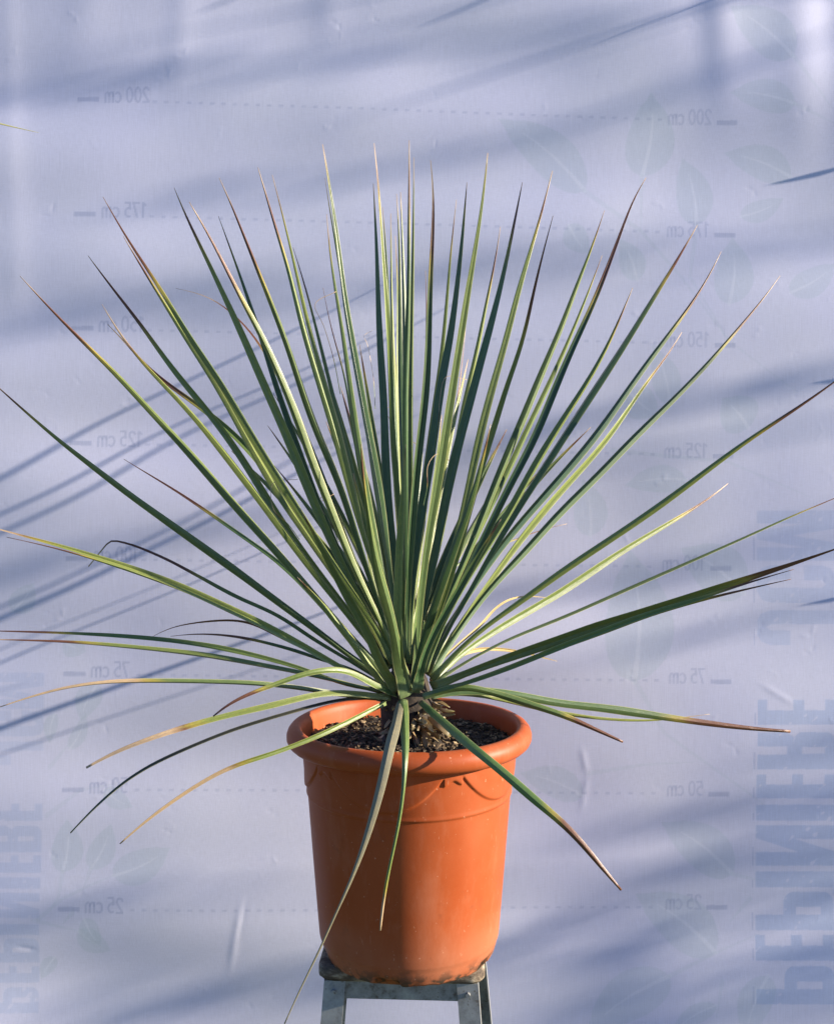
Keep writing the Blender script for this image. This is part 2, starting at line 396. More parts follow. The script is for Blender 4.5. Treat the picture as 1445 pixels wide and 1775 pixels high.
def big(ch, xb, xt, yb, yt, a):       # xb base of letter, xt its top; yb start (low), yt end (up)
    fill([[(xb+(xt-xb)*v, yb+(yt-yb)*u) for u, v in q] for q in BIG[ch]], C_BIG, a, 1)
    stroke([(xb-5, yb-1), (xb-5, yb+(yt-yb)*.45)], 2.0, (.26, .32, .52), .4)
for ch, yb, yt in [('P', 1739, 1674), ('E', 1665, 1622), ('P', 1614, 1548), ('I', 1540, 1512), ('N', 1502, 1431), ('I', 1423, 1395), ('E', 1384, 1342), ('R', 1333, 1268), ('E', 1255, 1212), ('J', 1118, 1058), ('C', 1045, 980), ('M', 972, 885)]:
    xb = 1309+(1739-yb)*.004; big(ch, xb, xb+136, yb, yt, .46 if yb > 1250 else .30)
for ch, yb, yt in [('P', 1758, 1714), ('E', 1706, 1677), ('P', 1670, 1626), ('I', 1620, 1601), ('N', 1590, 1547), ('I', 1540, 1521), ('E', 1513, 1483), ('R', 1478, 1432), ('E', 1423, 1393), ('J', 1326, 1285), ('C', 1276, 1231), ('M', 1228, 1166)]:
    xt = 66+(1758-yb)*.022; big(ch, xt-96, xt, yb, yt, .28 if yb > 1350 else .22)

co = np.stack([XX, YY-H, ZZ], -1).reshape(-1, 3).astype(np.float32)
idx = np.arange(nx*nz).reshape(nz, nx)
q = np.stack([idx[:-1, :-1], idx[:-1, 1:], idx[1:, 1:], idx[1:, :-1]], -1).reshape(-1, 4)
me = bpy.data.meshes.new('banner')
me.vertices.add(len(co)); me.vertices.foreach_set('co', co.ravel())
me.loops.add(q.size); me.loops.foreach_set('vertex_index', q.ravel().astype(np.int32))
me.polygons.add(len(q)); me.polygons.foreach_set('loop_start', np.arange(0, q.size, 4, dtype=np.int32))
me.update(calc_edges=True)
me.polygons.foreach_set('use_smooth', np.ones(len(q), bool))
a = me.color_attributes.new('col', 'FLOAT_COLOR', 'POINT')
a.data.foreach_set('color', np.concatenate([COL.reshape(-1, 3), np.ones((nx*nz, 1))], 1).astype(np.float32).ravel())
me.materials.append(M_ban)
ban = bpy.data.objects.new('banner', me); C.objects.link(ban)
ban['label'] = 'pale blue fabric banner seen from its back, with faint mirrored height marks and lettering'; ban['category'] = 'banner'

# ------------------------------------------------------------------ stool
ZS = .392
stool = thing('step_stool', 'small galvanised metal stool with worn wooden top under the orange pot', 'stool', (-.0215, 2.035, 0), rz=R(-3.0))
def rr(hx, hy, r, n=6):
    q = []
    for cx, cy, a in ((hx-r, hy-r, 0), (-hx+r, hy-r, 90), (-hx+r, -hy+r, 180), (hx-r, -hy+r, 270)):
        q += [(cx+r*math.cos(R(a+90*i/n)), cy+r*math.sin(R(a+90*i/n))) for i in range(n+1)]
    return q
vs, fs = [], []; prof = [(-.004, ZS-.026), (0, ZS-.021), (0, ZS-.006), (-.003, ZS-.001), (-.009, ZS)]
rings = []
for ins, z in prof:
    rings.append(len(vs))
    vs += [(x+random.uniform(-.0005, .0005), y+random.uniform(-.0005, .0005), z) for x, y in rr(.140+ins, .111+ins, .024)]
n = len(vs)//len(prof)
for i in range(len(prof)-1):
    for k in range(n):
        a_ = rings[i]+k; b_ = rings[i]+(k+1) % n; fs.append((a_, b_, b_+n, a_+n))
fs.append(tuple(range(n))[::-1]); fs.append(tuple(range(n*(len(prof)-1), n*len(prof))))
link('seat', vs, fs, M_seat, stool)
legtop = {}
for sx_ in (-1, 1):
    for sy_ in (-1, 1):
        m = MB(); top = Vector((sx_*(.117 if sy_ < 0 else .127), sy_*.092, ZS-.027)); bot = Vector((sx_*(.150 if sy_ < 0 else .166), sy_*.128, -.065))
        # angle section: front flange and side flange
        out = [(0, 0), (-sx_*.036, 0), (-sx_*.036, -sy_*.0025), (-sx_*.0025, -sy_*.0025), (-sx_*.0025, -sy_*.036), (0, -sy_*.036)]
        m.prism(out, lambda u, v, e: (top if not e else bot)+Vector((u+sx_*.012, v+sy_*.012, 0)))
        m.build('leg', M_metal, stool, smooth=False)
for sy_ in (-1, 1):
    m = MB(); m.box(Matrix.Translation((0, sy_*.0995, ZS-.028-.0145)), .190, .002, .029)
    m.box(Matrix.Translation((0, sy_*.0995-sy_*.006, ZS-.028-.0295)), .190, .012, .002); m.build('crossbar', M_metal, stool, smooth=False)
for sx_ in (-1, 1):
    m = MB(); m.box(Matrix.Translation((sx_*.1205, 0, ZS-.028-.0165)), .002, .140, .029); m.build('crossbar', M_metal, stool, smooth=False)
    m = MB(); m.tube([(sx_*.112, -.1045, ZS-.044), (sx_*.112, -.1105, ZS-.044)], [.0042, .0036], 8); m.build('bolt', M_metal, stool, smooth=False)

# ------------------------------------------------------------------ pot
pot = thing('plant_pot', 'round orange terracotta-coloured plastic pot with swag relief under its rolled rim', 'pot', (-.0135, 2.0, ZS+.001))
PB = ZS+.001
def sm(e0, e1, x): x = min(1, max(0, (x-e0)/(e1-e0))); return x*x*(3-2*x)
NT = 760
zt = [0, .003, .008, .014, .022, .026, .030, .034, .05, .08, .11, .14, .17, .195, .22, .24, .256]
z_ = .2640
while z_ < .362: zt.append(z_); z_ += .0016
body_prof = []
def rad(z):
    zz = z
    r_ = .1515+.0305*(zz/.365)**.95
    r_ -= .0020*(1-sm(.026, .032, zz)); r_ -= .003*(1-sm(.004, .026, zz)); r_ -= .004*(1-sm(0, .010, zz))
    r_ += .0022*sm(.2728, .2765, zz) - .0008*sm(.2765, .284, zz)
    return r_
def swag(th, z):
    per = R(72); ph = (th-R(0)) / per; f = ph-math.floor(ph)       # 0..1 between peaks
    u = abs(f-.5)*2                                              # 0 mid of swag, 1 at the peak
    zpk, zlo = .340, .289
    if u < .86: zc = zlo+(zpk+.004-zlo)*(u/.86)**2.3
    else:
        e = (u-.86)/.14; zc = zpk+.004-.013*math.sin(math.pi/2*min(1, e*1.0))**.8 if e > .12 else zpk+.004-.013*e*3
        zc = zpk-.006-.004*math.cos(e*math.pi)
    return .0030*sm(zc-.0018, zc+.0022, z)*(1-.35*sm(zc+.004, zc+.03, z))
vs = []; fs = []
TH0 = R(-90)+R(23)
notch = [(R(-90)-R(14), R(10)), (R(-90)+R(60), R(8)), (R(-90)-R(75), R(8)), (R(90), R(10))]
for z in zt:
    for k in range(NT):
        th = 2*math.pi*k/NT; r_ = rad(z)
        if z > .28: r_ += swag(th-TH0, z)
        zz = z
        if z < .02:
            for c_, h_ in notch:
                d_ = abs((th-c_+math.pi) % (2*math.pi)-math.pi)
                if d_ < h_: zz = z+(.009)*(1-z/.02)*sm(h_, h_*.7, d_)
            zz += .0012*math.sin(th*9)*math.sin(th*23+1)*(1-z/.02)
        vs.append((r_*math.cos(th), r_*math.sin(th), zz))
for i in range(len(zt)-1):
    for k in range(NT):
        a_ = i*NT+k; b_ = i*NT+(k+1) % NT; fs.append((a_, b_, b_+NT, a_+NT))
# closed bottom
fs.append(tuple(range(NT))[::-1])
link('pot_body', vs, fs, M_pot, pot)
# rim: lathe section around the lip, down the inside wall
rim = [(.1835, .3535), (.196, .3545), (.2035, .3565), (.2085, .3610), (.2110, .3670), (.2112, .3740), (.2090, .3810), (.2045, .3865), (.1985, .3900), (.1925, .3905), (.1885, .3885), (.1860, .3845), (.1840, .3760), (.1820, .355), (.1790, .32)]
vs = []; fs = []; n2 = 240
for r_, z in rim:
    for k in range(n2):
        th = 2*math.pi*k/n2; vs.append((r_*math.cos(th), r_*math.sin(th), z+.0006*math.sin(3*th+1)))
for i in range(len(rim)-1):
    for k in range(n2):
        a_ = i*n2+k; b_ = i*n2+(k+1) % n2; fs.append((a_, b_, b_+n2, a_+n2))
link('pot_rim', vs, fs, M_pot, pot)
# soil
vs = []; fs = []; rings = 60; seg = 200; SZ = .356
from mathutils import noise as mn
for i in range(rings+1):
    r_ = .1818*i/rings
    for k in range(seg):
        th = 2*math.pi*k/seg; x, y = r_*math.cos(th), r_*math.sin(th)
        h = SZ+.010*math.exp(-(r_/.07)**2)+.006*mn.noise(Vector((x*22, y*22, 0)))+.005*mn.noise(Vector((x*70, y*70, 3)))+.0028*mn.noise(Vector((x*190, y*190, 7)))
        vs.append((x, y, h))
for i in range(rings):
    for k in range(seg):
        a_ = i*seg+k; b_ = i*seg+(k+1) % seg; fs.append((a_, b_, b_+seg, a_+seg))
link('soil', vs, fs, M_soil, pot)
m = MB()
for i in range(1500):
    r_ = .178*math.sqrt(random.random()); th = random.uniform(0, 6.283)
    x, y = r_*math.cos(th), r_*math.sin(th)
    h = SZ+.010*math.exp(-(r_/.07)**2)+.006*mn.noise(Vector((x*22, y*22, 0)))+.005*mn.noise(Vector((x*70, y*70, 3)))
    s_ = random.uniform(.3, 1)**2*(2.2 if i % 23 == 0 else 1)
    M = Matrix.Translation((x, y, h+.0025)) @ Matrix.Rotation(random.uniform(0, 6.28), 4, 'Z') @ Matrix.Rotation(random.uniform(-.6, .6), 4, 'X') @ Matrix.Rotation(random.uniform(-.5, .5), 4, 'Y')
    m.box(M, .002+.010*s_, .0015+.003*s_*random.random(), .0012+.002*s_)
ch = m.build('bark_mulch', M_chip, pot, smooth=False); ch['kind'] = 'stuff'

# ------------------------------------------------------------------ yucca
def catmull(pts, n):
    p = [pts[0]*2-pts[1]]+pts+[pts[-1]*2-pts[-2]]
    L = [0]
    for a_, b_ in zip(pts[:-1], pts[1:]): L.append(L[-1]+(b_-a_).length)
    out = []
    for i in range(n+1):
        s = L[-1]*i/n; k = 0
        while k < len(pts)-2 and L[k+1] < s: k += 1
        u = (s-L[k])/max(1e-9, L[k+1]-L[k]); P0, P1, P2, P3 = p[k], p[k+1], p[k+2], p[k+3]
        out.append(.5*((2*P1)+(P2-P0)*u+(2*P0-5*P1+4*P2-P3)*u*u+(3*P1-P0-3*P2+P3)*u**3))
    return out
WP = [(0, 1.25), (.03, .8), (.08, .66), (.16, .72), (.27, .88), (.4, 1.0), (.55, .92), (.7, .72), (.82, .48), (.92, .26), (.98, .12), (1, .03)]
def interp(tab, x):
    for (a0, v0), (a1, v1) in zip(tab[:-1], tab[1:]):
        if x <= a1: return v0+(v1-v0)*(x-a0)/(a1-a0)
    return tab[-1][1]
GREENS = [(.085, .165, .085), (.10, .18, .08), (.075, .15, .09), (.12, .195, .075)]
GREENS = [(.085, .14, .042), (.14, .185, .05), (.052, .10, .038), (.18, .225, .065), (.06, .11, .042), (.10, .15, .04)]
def leaf(pts3, wd, parent, roll=0., fold=.3, brown=.86, straw=.97, yellow=0., col=None, twist=0., wprof=None, dry=0, name='leaf', blunt=False, n=46, view=True, thick=.0011, sm_=10):
    """pts3: base -> tip in metres; wd: blade width in metres; brown/straw: where the tip turns brown / straw coloured"""
    cen = catmull([Vector(p) for p in pts3], n)
    if n > 20:
        for _ in range(sm_):
            cen = [cen[0]]+[(cen[q-1]+cen[q]*2+cen[q+1])/4 for q in range(1, n)]+[cen[n]]
    base = Vector(col or random.choice(GREENS)); vs = []; cs = []; uv = []
    seed = random.uniform(0, 50); prevS = None
    sec = [(-1, 1), (-.86, 1), (-.45, 1), (0, 1), (.45, 1), (.86, 1), (1, 1), (.62, -1), (0, -1), (-.62, -1)]
    K = len(sec)
    for i, c_ in enumerate(cen):
        tt = i/n; T = (cen[min(i+1, n)]-cen[max(i-1, 0)]).normalized()
        V = (Vector((0, 0, CZ))-c_).normalized() if view else Vector((0, -1, .2)).normalized()
        S = T.cross(V)
        if S.length < .05 and prevS: S = prevS
        S.normalize(); prevS = S; Nn = S.cross(T).normalized()
        rho = -roll+twist*(tt-.3); W = S*math.cos(rho)+Nn*math.sin(rho); D = W.cross(T).normalized()
        if D.dot(V) < 0 and abs(rho) < 1.5: D = -D
        ww = wd*interp(wprof or WP, tt)*(1+.03*math.sin(tt*23+seed))/2
        ww = max(ww, .0005)
        fo = fold*(1.0 if tt > .06 else 1.0)
        if tt < .1: fo = fold*.5-.5*(1-tt/.1)*(1 if fold > 0 else -1)*.0
        for v, side in sec:
            hgt = fo*abs(v)*ww
            off = D*hgt+D*((thick if side > 0 else -thick)*(1-abs(v)**3 if side > 0 else 1)*min(1, ww/.003))
            vs.append(c_+W*(v*ww)+off)
            g = base*(1+.12*math.sin(seed+tt*4))
            # paler bluish bloom at the base, yellowing towards the tip
            if tt < .07 and brown < 2: g = g.lerp(Vector((.20, .26, .14)), .6*(1-tt/.07))
            g = g.lerp(Vector((.22, .24, .05)), min(1, yellow*(.35+.65*tt)+.25*sm(.55, .95, tt)))
            jit = .012*math.sin(seed*3+v*3)
            bb = brown+jit
            g = g.lerp(Vector((.33, .25, .045)), .8*sm(bb-.07, bb-.005, tt))
            g = g.lerp(Vector((.13, .045, .03)), .92*sm(bb-.012, bb+.03, tt))
            g = g.lerp(Vector((.50, .36, .22)), .9*sm(straw-.03, straw+.02, tt))
            if abs(v) > .9 and tt < brown and brown < 2: g = g.lerp(Vector((.50, .47, .20)), .75)
            if dry: g = g.lerp(Vector((.48, .36, .17)) if dry < 2 else Vector((.30, .25, .17)), .9 if dry < 2 else .75)
            cs.append((*g, 1)); uv.append((v, tt*6+seed, 0))
    fs = []
    for i in range(n):
        for k in range(K):
            a_ = i*K+k; b_ = i*K+(k+1) % K; fs.append((a_, b_, b_+K, a_+K))
    fs.append(tuple(range(K))[::-1]); m0 = n*K; fs.append(tuple(m0+k for k in range(K)))
    loc = parent.location
    vs = [v-loc for v in vs]
    o = link(name, vs, fs, M_dry if dry else M_leaf, parent, True, cs, uv)
    me = o.data; ev = np.zeros(len(me.edges)*2, np.int32); me.edges.foreach_get('vertices', ev); ev = ev.reshape(-1, 2)
    ka, kb = ev[:, 0] % K, ev[:, 1] % K
    sh_ = (ka == kb) & np.isin(ka, [0, 3, 6, 8])
    at_ = me.attributes.new('sharp_edge', 'BOOLEAN', 'EDGE'); at_.data.foreach_set('value', sh_)
    return o

YP = 2.0
yuc = thing('yucca_plant', 'large spiky yucca with a fountain of long stiff blue-green leaves growing in the orange pot', 'plant', (-.022, 2.0, .76))
def px_leaf(pts, wpx, dY, **kw):
    """pts in photo pixels from the base to the tip, either (x,y) with depth spread dY or (x,y,Y)"""
    pw = kw.pop('pw', .95); n = len(pts); L = [0]
    for a_, b_ in zip(pts[:-1], pts[1:]): L.append(L[-1]+math.hypot(a_[0]-b_[0], a_[1]-b_[1]))
    out = []
    for i, p_ in enumerate(pts):
        s = L[i]/L[-1]
        Y = p_[2] if len(p_) > 2 else YP+(.02 if dY > 0 else -.02)+dY*(s**pw)
        out.append(P(p_[0], p_[1], Y))
    kw.setdefault('roll', random.uniform(-.75, .75)); kw.setdefault('fold', random.choice([-1, 1])*random.uniform(.38, .68))
    kw.setdefault('brown', random.uniform(.84, .95)); kw.setdefault('twist', random.uniform(-.5, .5)); kw.setdefault('straw', random.uniform(.95, 1.0))
    k_ = .92 if len(pts[0]) > 2 and 'dry' not in kw else 1.0
    return leaf(out, wpx*k_/1000*(1+dY*.25), yuc, **kw)
U = []
def A(pts, w_, dY, **k): U.append((pts, w_, dY, k))
# ---- left fan (base -> tip)
A([(668,1168),(610,1105),(540,1025),(480,955),(406,874),(355,813),(304,756),(257,708),(216,661),(152,599),(92,540),(35,478)],15,-.10,brown=.82,yellow=.45,roll=.4)
A([(676,1160),(636,1100),(590,1040),(540,975),(480,891),(439,823),(392,752),(338,685),(297,637),(240,555),(195,500),(153,443)],14,.12,brown=.80,roll=-.4)
A([(684,1150),(650,1080),(600,1010),(545,925),(480,822),(429,739),(406,698),(372,641),(326,580),(287,507),(257,467),(216,406),(179,341)],17,-.15,brown=.83,roll=.6,yellow=.3)
A([(680,1150),(640,1075),(590,1010),(535,930),(480,850),(439,780),(399,706),(355,630),(331,600),(287,527),(250,470),(214,409)],15,.05,brown=.88,yellow=.5,roll=.5)
A([(684,1145),(650,1085),(613,1022),(580,949),(546,876),(513,790),(480,715),(450,648),(421,580),(406,548),(375,483),(352,433),(325,382),(302,325)],17,.06,brown=.88,roll=-.3,fold=.35)
A([(686,1140),(650,1060),(606,969),(576,889),(543,809),(513,720),(480,641),(453,580),(426,534),(399,480),(358,399),(328,350)],15,-.16,brown=.80,roll=-.2)
A([(680,1150),(640,1060),(590,960),(545,850),(505,740),(470,640),(456,588),(436,534),(419,483),(399,429),(379,375)],13,.22,brown=.92,roll=-.5)
A([(690,1145),(665,1070),(633,975),(613,909),(590,836),(566,783),(543,730),(516,650),(500,599),(480,548),(443,456),(419,399),(396,338),(380,308)],14,-.08,brown=.80,straw=.96,roll=.5,yellow=.35)
A([(692,1140),(672,1060),(645,970),(619,889),(600,816),(576,733),(550,650),(523,559),(500,462),(480,403),(462,340),(447,290)],14,.08,brown=.84,roll=.5,fold=-.4)
A([(694,1140),(676,1060),(655,995),(636,949),(613,849),(590,750),(560,650),(536,565),(513,466),(497,399),(482,340),(472,303)],12,-.05,brown=.93,yellow=.5,roll=.6)
A([(690,1130),(668,1040),(640,930),(612,820),(590,735),(570,655),(550,575),(530,499),(508,429)],10,.24,brown=.86,roll=-.4)
A([(700,1140),(688,1080),(676,1015),(669,942),(659,866),(646,790),(634,735),(626,685),(610,599),(596,516),(586,426),(570,316),(559,250)],15,-.04,brown=.97,roll=.55,fold=.45)
A([(698,1130),(684,1050),(664,930),(648,830),(632,720),(614,620),(600,540),(584,440),(572,370),(563,308)],10,.14,brown=.95,roll=-.5)
A([(696,1130),(676,1050),(654,950),(640,880),(623,783),(606,670),(593,575),(580,499),(570,426),(566,371)],11,.25,brown=.93,roll=-.3)
A([(692,1130),(668,1020),(640,900),(618,780),(606,695),(593,632),(573,565),(560,499)],6,.30,brown=.80)
A([(686,1150),(650,1060),(610,960),(572,860),(545,790),(515,720),(480,650),(440,580),(400,540),(360,510),(305,500)],7,.28,brown=.72,straw=.9)
A([(680,1155),(628,1070),(570,985),(510,890),(450,800),(380,730),(310,680),(257,640),(220,595),(187,562)],13,.16,brown=.74,straw=.93,roll=.2)
A([(674,1158),(620,1085),(560,1010),(500,930),(440,850),(390,785),(330,712),(290,672),(250,630),(215,590),(177,527)],15,-.05,brown=.86,straw=.90,yellow=.5,roll=.5)
# ---- centre
A([(702,1140),(697,1060),(689,883),(679,783),(676,698),(671,565),(664,466),(658,366),(653,293),(648,248)],13,-.06,brown=.90,straw=.95,yellow=.4,roll=.6)
A([(703,1130),(696,1049),(678,916),(669,816),(666,700),(661,632),(656,532),(653,433),(647,318)],15,.03,brown=.97,roll=-.2,fold=.3,col=(.06,.115,.06))
A([(704,1120),(698,1000),(688,850),(682,700),(676,600),(674,532),(669,433),(663,359)],11,.16,brown=.97,roll=.3)
A([(704,1120),(700,1000),(692,850),(686,700),(681,600),(678,466),(677,370)],9,.24,brown=.96,roll=.5,yellow=.4)
A([(706,1120),(703,1000),(700,850),(695,700),(693,600),(693,499),(691,399),(687,336)],11,.12,brown=.97,roll=-.3)
A([(706,1130),(704,1000),(704,850),(703,700),(703,632),(701,532),(698,433),(694,333)],12,.05,brown=.98,roll=.2,col=(.06,.115,.06))
A([(705,1110),(700,980),(694,840),(690,700),(689,600),(689,499),(685,409)],9,.28,brown=.92,roll=.5)
A([(707,1140),(706,1000),(705,850),(703,700),(706,599),(709,499),(709,399),(709,300),(709,243)],12,-.08,brown=.86,straw=.95,roll=.6,fold=-.4)
A([(710,1120),(713,1000),(714,850),(713,750),(713,700),(714,599),(716,466),(717,366),(717,273)],10,.02,brown=.98,yellow=.5,roll=.6)
A([(704,1150),(703,1115),(709,982),(719,849),(729,750),(737,690),(741,632),(744,532),(747,449),(752,366),(751,316),(746,278)],14,-.06,brown=.80,straw=.93,roll=.1)
A([(708,1120),(712,1000),(722,880),(731,760),(737,640),(739,532),(737,469)],7,.28,brown=.82)
A([(710,1130),(716,1030),(726,916),(742,800),(756,700),(769,599),(776,516),(782,433),(791,346)],12,.15,brown=.90,roll=.5,yellow=.3)
A([(706,1145),(708,1080),(718,980),(730,890),(745,800),(757,720),(766,650),(779,599),(792,499),(801,416),(809,316)],17,.02,brown=.95,roll=-.15,fold=.25,col=(.06,.115,.06))
A([(716,1186),(723,1110),(728,1040),(738,949),(756,849),(768,770),(779,700),(799,575),(812,492),(826,416),(839,326),(845,265)],17,-.10,brown=.985,straw=.99,roll=.55,fold=.35,yellow=.25)
A([(716,1140),(740,1040),(765,930),(785,820),(806,700),(826,615),(842,532),(859,449),(867,393)],12,.20,brown=.86,roll=.5,yellow=.4)
A([(714,1150),(728,1080),(752,970),(770,880),(789,790),(806,730),(822,670),(838,610),(855,549),(875,466),(892,383),(905,316)],17,-.02,brown=.88,roll=-.2,fold=.3,col=(.065,.12,.055))
A([(722,1150),(745,1080),(780,980),(805,880),(826,780),(845,700),(879,582),(899,499),(925,416),(945,343),(957,296)],14,.22,brown=.88,straw=.95,roll=-.1,fold=.2)
A([(724,1160),(750,1090),(779,1010),(809,900),(832,816),(859,733),(882,655),(905,599),(922,516),(942,433),(958,374)],11,-.18,brown=.78,straw=1.0,roll=.1)
A([(720,1120),(736,1000),(760,860),(779,750),(792,698),(802,615),(807,564)],6,.30,brown=.70)
# ---- right fan
A([(728,1160),(752,1090),(779,1032),(816,949),(845,876),(875,799),(905,733),(938,650),(965,588),(979,554),(1002,490),(1026,429),(1047,365)],14,.47,pw=1.8,brown=.92,roll=.3,yellow=.3)
A([(728,1150),(760,1080),(800,990),(840,900),(880,820),(912,750),(955,660),(982,600),(1002,551),(1022,500),(1043,443)],11,.48,pw=1.8,brown=.93,yellow=.5,roll=.5)
A([(730,1165),(760,1100),(800,1010),(845,922),(879,849),(928,760),(960,677),(1002,580),(1016,554),(1039,500),(1063,436),(1087,372),(1104,318),(1112,309),(1119,308)],14,.27,brown=.74,roll=-.2)
A([(736,1165),(765,1090),(796,1032),(839,959),(879,899),(912,836),(965,746),(1026,651),(1063,580),(1077,544),(1096,499)],15,-.05,brown=.90,straw=.95,roll=.6,yellow=.5)
A([(738,1165),(775,1090),(820,1010),(870,920),(920,840),(965,772),(999,719),(1033,668),(1085,590),(1121,531),(1154,480),(1185,429),(1208,390)],21,.475,pw=1.4,brown=.86,roll=-1.0,col=(.06,.11,.05))
A([(738,1160),(780,1080),(830,1000),(880,930),(925,880),(965,834),(1022,769),(1066,708),(1117,634),(1155,585),(1172,562),(1202,521),(1229,480),(1249,436)],14,.30,brown=.84,roll=-.3,col=(.06,.115,.06))
A([(740,1165),(790,1090),(840,1020),(900,935),(965,857),(1033,783),(1077,725),(1110,675),(1144,631),(1168,600),(1181,576)],13,.46,brown=.86,yellow=.4,roll=.5)
A([(744,1172),(790,1100),(845,1022),(912,956),(965,891),(999,861),(1050,810),(1110,746),(1168,692),(1229,627),(1262,590),(1296,548),(1327,514),(1351,478)],13,.45,brown=.84,roll=-.1)
A([(748,1178),(790,1130),(840,1085),(900,1045),(965,996),(1016,962),(1083,918),(1151,871),(1219,820),(1286,769),(1354,725),(1404,692),(1445,663),(1490,628)],12,-.10,brown=.80,roll=-.1)
A([(750,1180),(790,1140),(830,1110),(895,1070),(965,1030),(1016,996),(1077,955),(1134,921),(1185,891),(1229,864),(1261,838)],14,.45,brown=.84,roll=.45,yellow=.35)
A([(752,1182),(785,1160),(825,1136),(880,1106),(965,1074),(1050,1036),(1134,999),(1219,962),(1303,925),(1371,894),(1445,864),(1500,840)],10,.42,brown=.86,roll=-.9,col=(.06,.09,.03))  # darker colour stands in for a blade turned away from the sun
A([(748,1192),(770,1182),(812,1165),(879,1140),(965,1111),(1033,1086),(1100,1067),(1185,1038),(1252,1016),(1320,994),(1388,972),(1445,952),(1475,942)],19,-.12,brown=.76,straw=1.0,roll=.25,fold=.3,yellow=.5,col=(.09,.13,.035))
A([(750,1196),(790,1190),(879,1160),(960,1126),(1050,1092),(1130,1062),(1200,1042),(1290,1012),(1375,987)],10,-.14,brown=.82,straw=1.02,roll=-.1,yellow=.2)
A([(752,1200),(800,1186),(880,1158),(965,1124),(1050,1094),(1130,1064),(1200,1044),(1290,1022),(1370,1004)],9,-.10,brown=.80,straw=1.02,roll=.2,yellow=.2)
A([(740,1206,1.99),(790,1196,2.0),(870,1200,2.02),(965,1219,2.05),(1035,1226,2.07),(1106,1236,2.09),(1190,1249,2.11),(1299,1263,2.13),(1369,1268,2.14)],17,-.2,brown=.70,straw=1.03,roll=-.1,fold=-.25,yellow=.15,wprof=[(0,1),(.3,.9),(.55,1),(.75,.75),(.9,.5),(1,.35)])
A([(729,1209,1.97),(779,1194,1.97),(812,1191,1.97),(862,1203,1.98),(912,1219,1.98),(965,1236,1.98),(993,1247,1.98),(1035,1266,1.98),(1079,1286,1.98)],14,-.2,brown=.74,straw=1.03,roll=.1,fold=-.25,wprof=[(0,1),(.3,.9),(.55,1),(.75,.75),(.9,.5),(1,.3)])
A([(742,1206,2.0),(812,1204,2.02),(879,1216,2.05),(930,1229,2.07),(1000,1242,2.09),(1071,1249,2.11),(1141,1249,2.13),(1229,1238,2.15)],11,-.2,brown=.88,straw=.9,roll=.7,yellow=.8,col=(.2,.25,.09))
A([(745,1180,2.03),(790,1140,2.1),(822,1126,2.15),(862,1124,2.2),(905,1130,2.24),(935,1138,2.27),(965,1146,2.3)],8,.2,dry=1,roll=.5)
A([(740,1170,2.03),(790,1120,2.1),(832,1085,2.16),(850,1062,2.2),(872,1043,2.22),(900,1034,2.25),(930,1034,2.28),(955,1037,2.3)],5,.2,dry=1)
A([(720,1130,2.03),(770,1010,2.12),(800,972,2.18),(880,940,2.25),(940,918,2.32),(982,908,2.36)],4,.3,brown=.7)
A([(722,1150),(760,1070),(800,1000),(832,949),(862,889),(889,836),(905,805),(908,790)],6,.48,brown=.75,straw=1.02)
A([(730,1150),(790,1060),(860,960),(930,870),(1000,790),(1046,739)],5,.45,brown=.93)
# ---- left side, lower
A([(672,1178),(636,1160),(600,1132),(546,1090),(480,1042),(406,986),(338,938),(277,894),(220,854),(159,806),(101,763),(44,712),(0,675),(-20,655)],14,-.06,brown=.90,yellow=.4,roll=.2)
A([(668,1170),(610,1110),(560,1055),(520,1010),(480,972),(423,932),(365,891),(304,850),(254,820),(215,796)],8,.18,brown=.70,straw=1.02)
A([(690,1203),(640,1186),(596,1160),(530,1123),(480,1095),(423,1067),(355,1036),(287,1006),(220,982),(162,964),(101,945),(51,932),(0,918),(-25,911)],13,-.12,brown=.90,straw=.93,yellow=.4,roll=.15)
A([(640,1180),(560,1142),(480,1099),(410,1066),(330,1028),(250,998),(160,968),(80,946),(12,931)],6,-.08,brown=.80,straw=1.03)
A([(664,1180),(613,1150),(546,1110),(480,1067),(406,1033),(338,996),(287,969),(230,945),(196,937),(190,938),(172,960),(154,982)],7,.12,sm_=1,brown=.62,straw=.92,wprof=[(0,1.2),(.1,.9),(.5,1),(.8,.6),(1,.3)])
A([(660,1184),(600,1160),(530,1125),(473,1097),(440,1080),(406,1074),(355,1077),(297,1087),(260,1106)],6,.2,brown=.45,straw=1.02)
A([(662,1188),(613,1160),(560,1145),(520,1130),(480,1119),(440,1109),(389,1101),(338,1099),(296,1103)],6,.15,brown=.6,straw=1.02)
A([(664,1196),(600,1190),(546,1166),(480,1146),(389,1124),(304,1111),(203,1102),(101,1097),(0,1094),(-40,1093)],9,.05,brown=.80,straw=1.02,yellow=.3)
A([(664,1200),(613,1189),(546,1172),(480,1159),(406,1145),(338,1134),(237,1123),(135,1114),(68,1111),(0,1109),(-30,1108)],10,-.08,brown=.76,straw=.95,yellow=.3)
A([(670,1212,1.98),(596,1206,1.95),(546,1197,1.92),(458,1186,1.88),(352,1182,1.85),(246,1181,1.82),(176,1183,1.8),(113,1192,1.79),(53,1208,1.78),(0,1226,1.77)],10,-.2,brown=.66,straw=.67,yellow=.4,wprof=[(0,1),(.5,1),(.7,.95),(.85,.6),(1,.2)])
A([(690,1206,1.97),(650,1190,1.93),(613,1169,1.9),(580,1162,1.87),(530,1169,1.84),(480,1187,1.82),(440,1201,1.8),(398,1220,1.78),(370,1242,1.77)],13,-.2,brown=.78,straw=1.03,yellow=.5,wprof=[(0,1),(.5,1),(.7,.85),(.85,.6),(1,.25)])
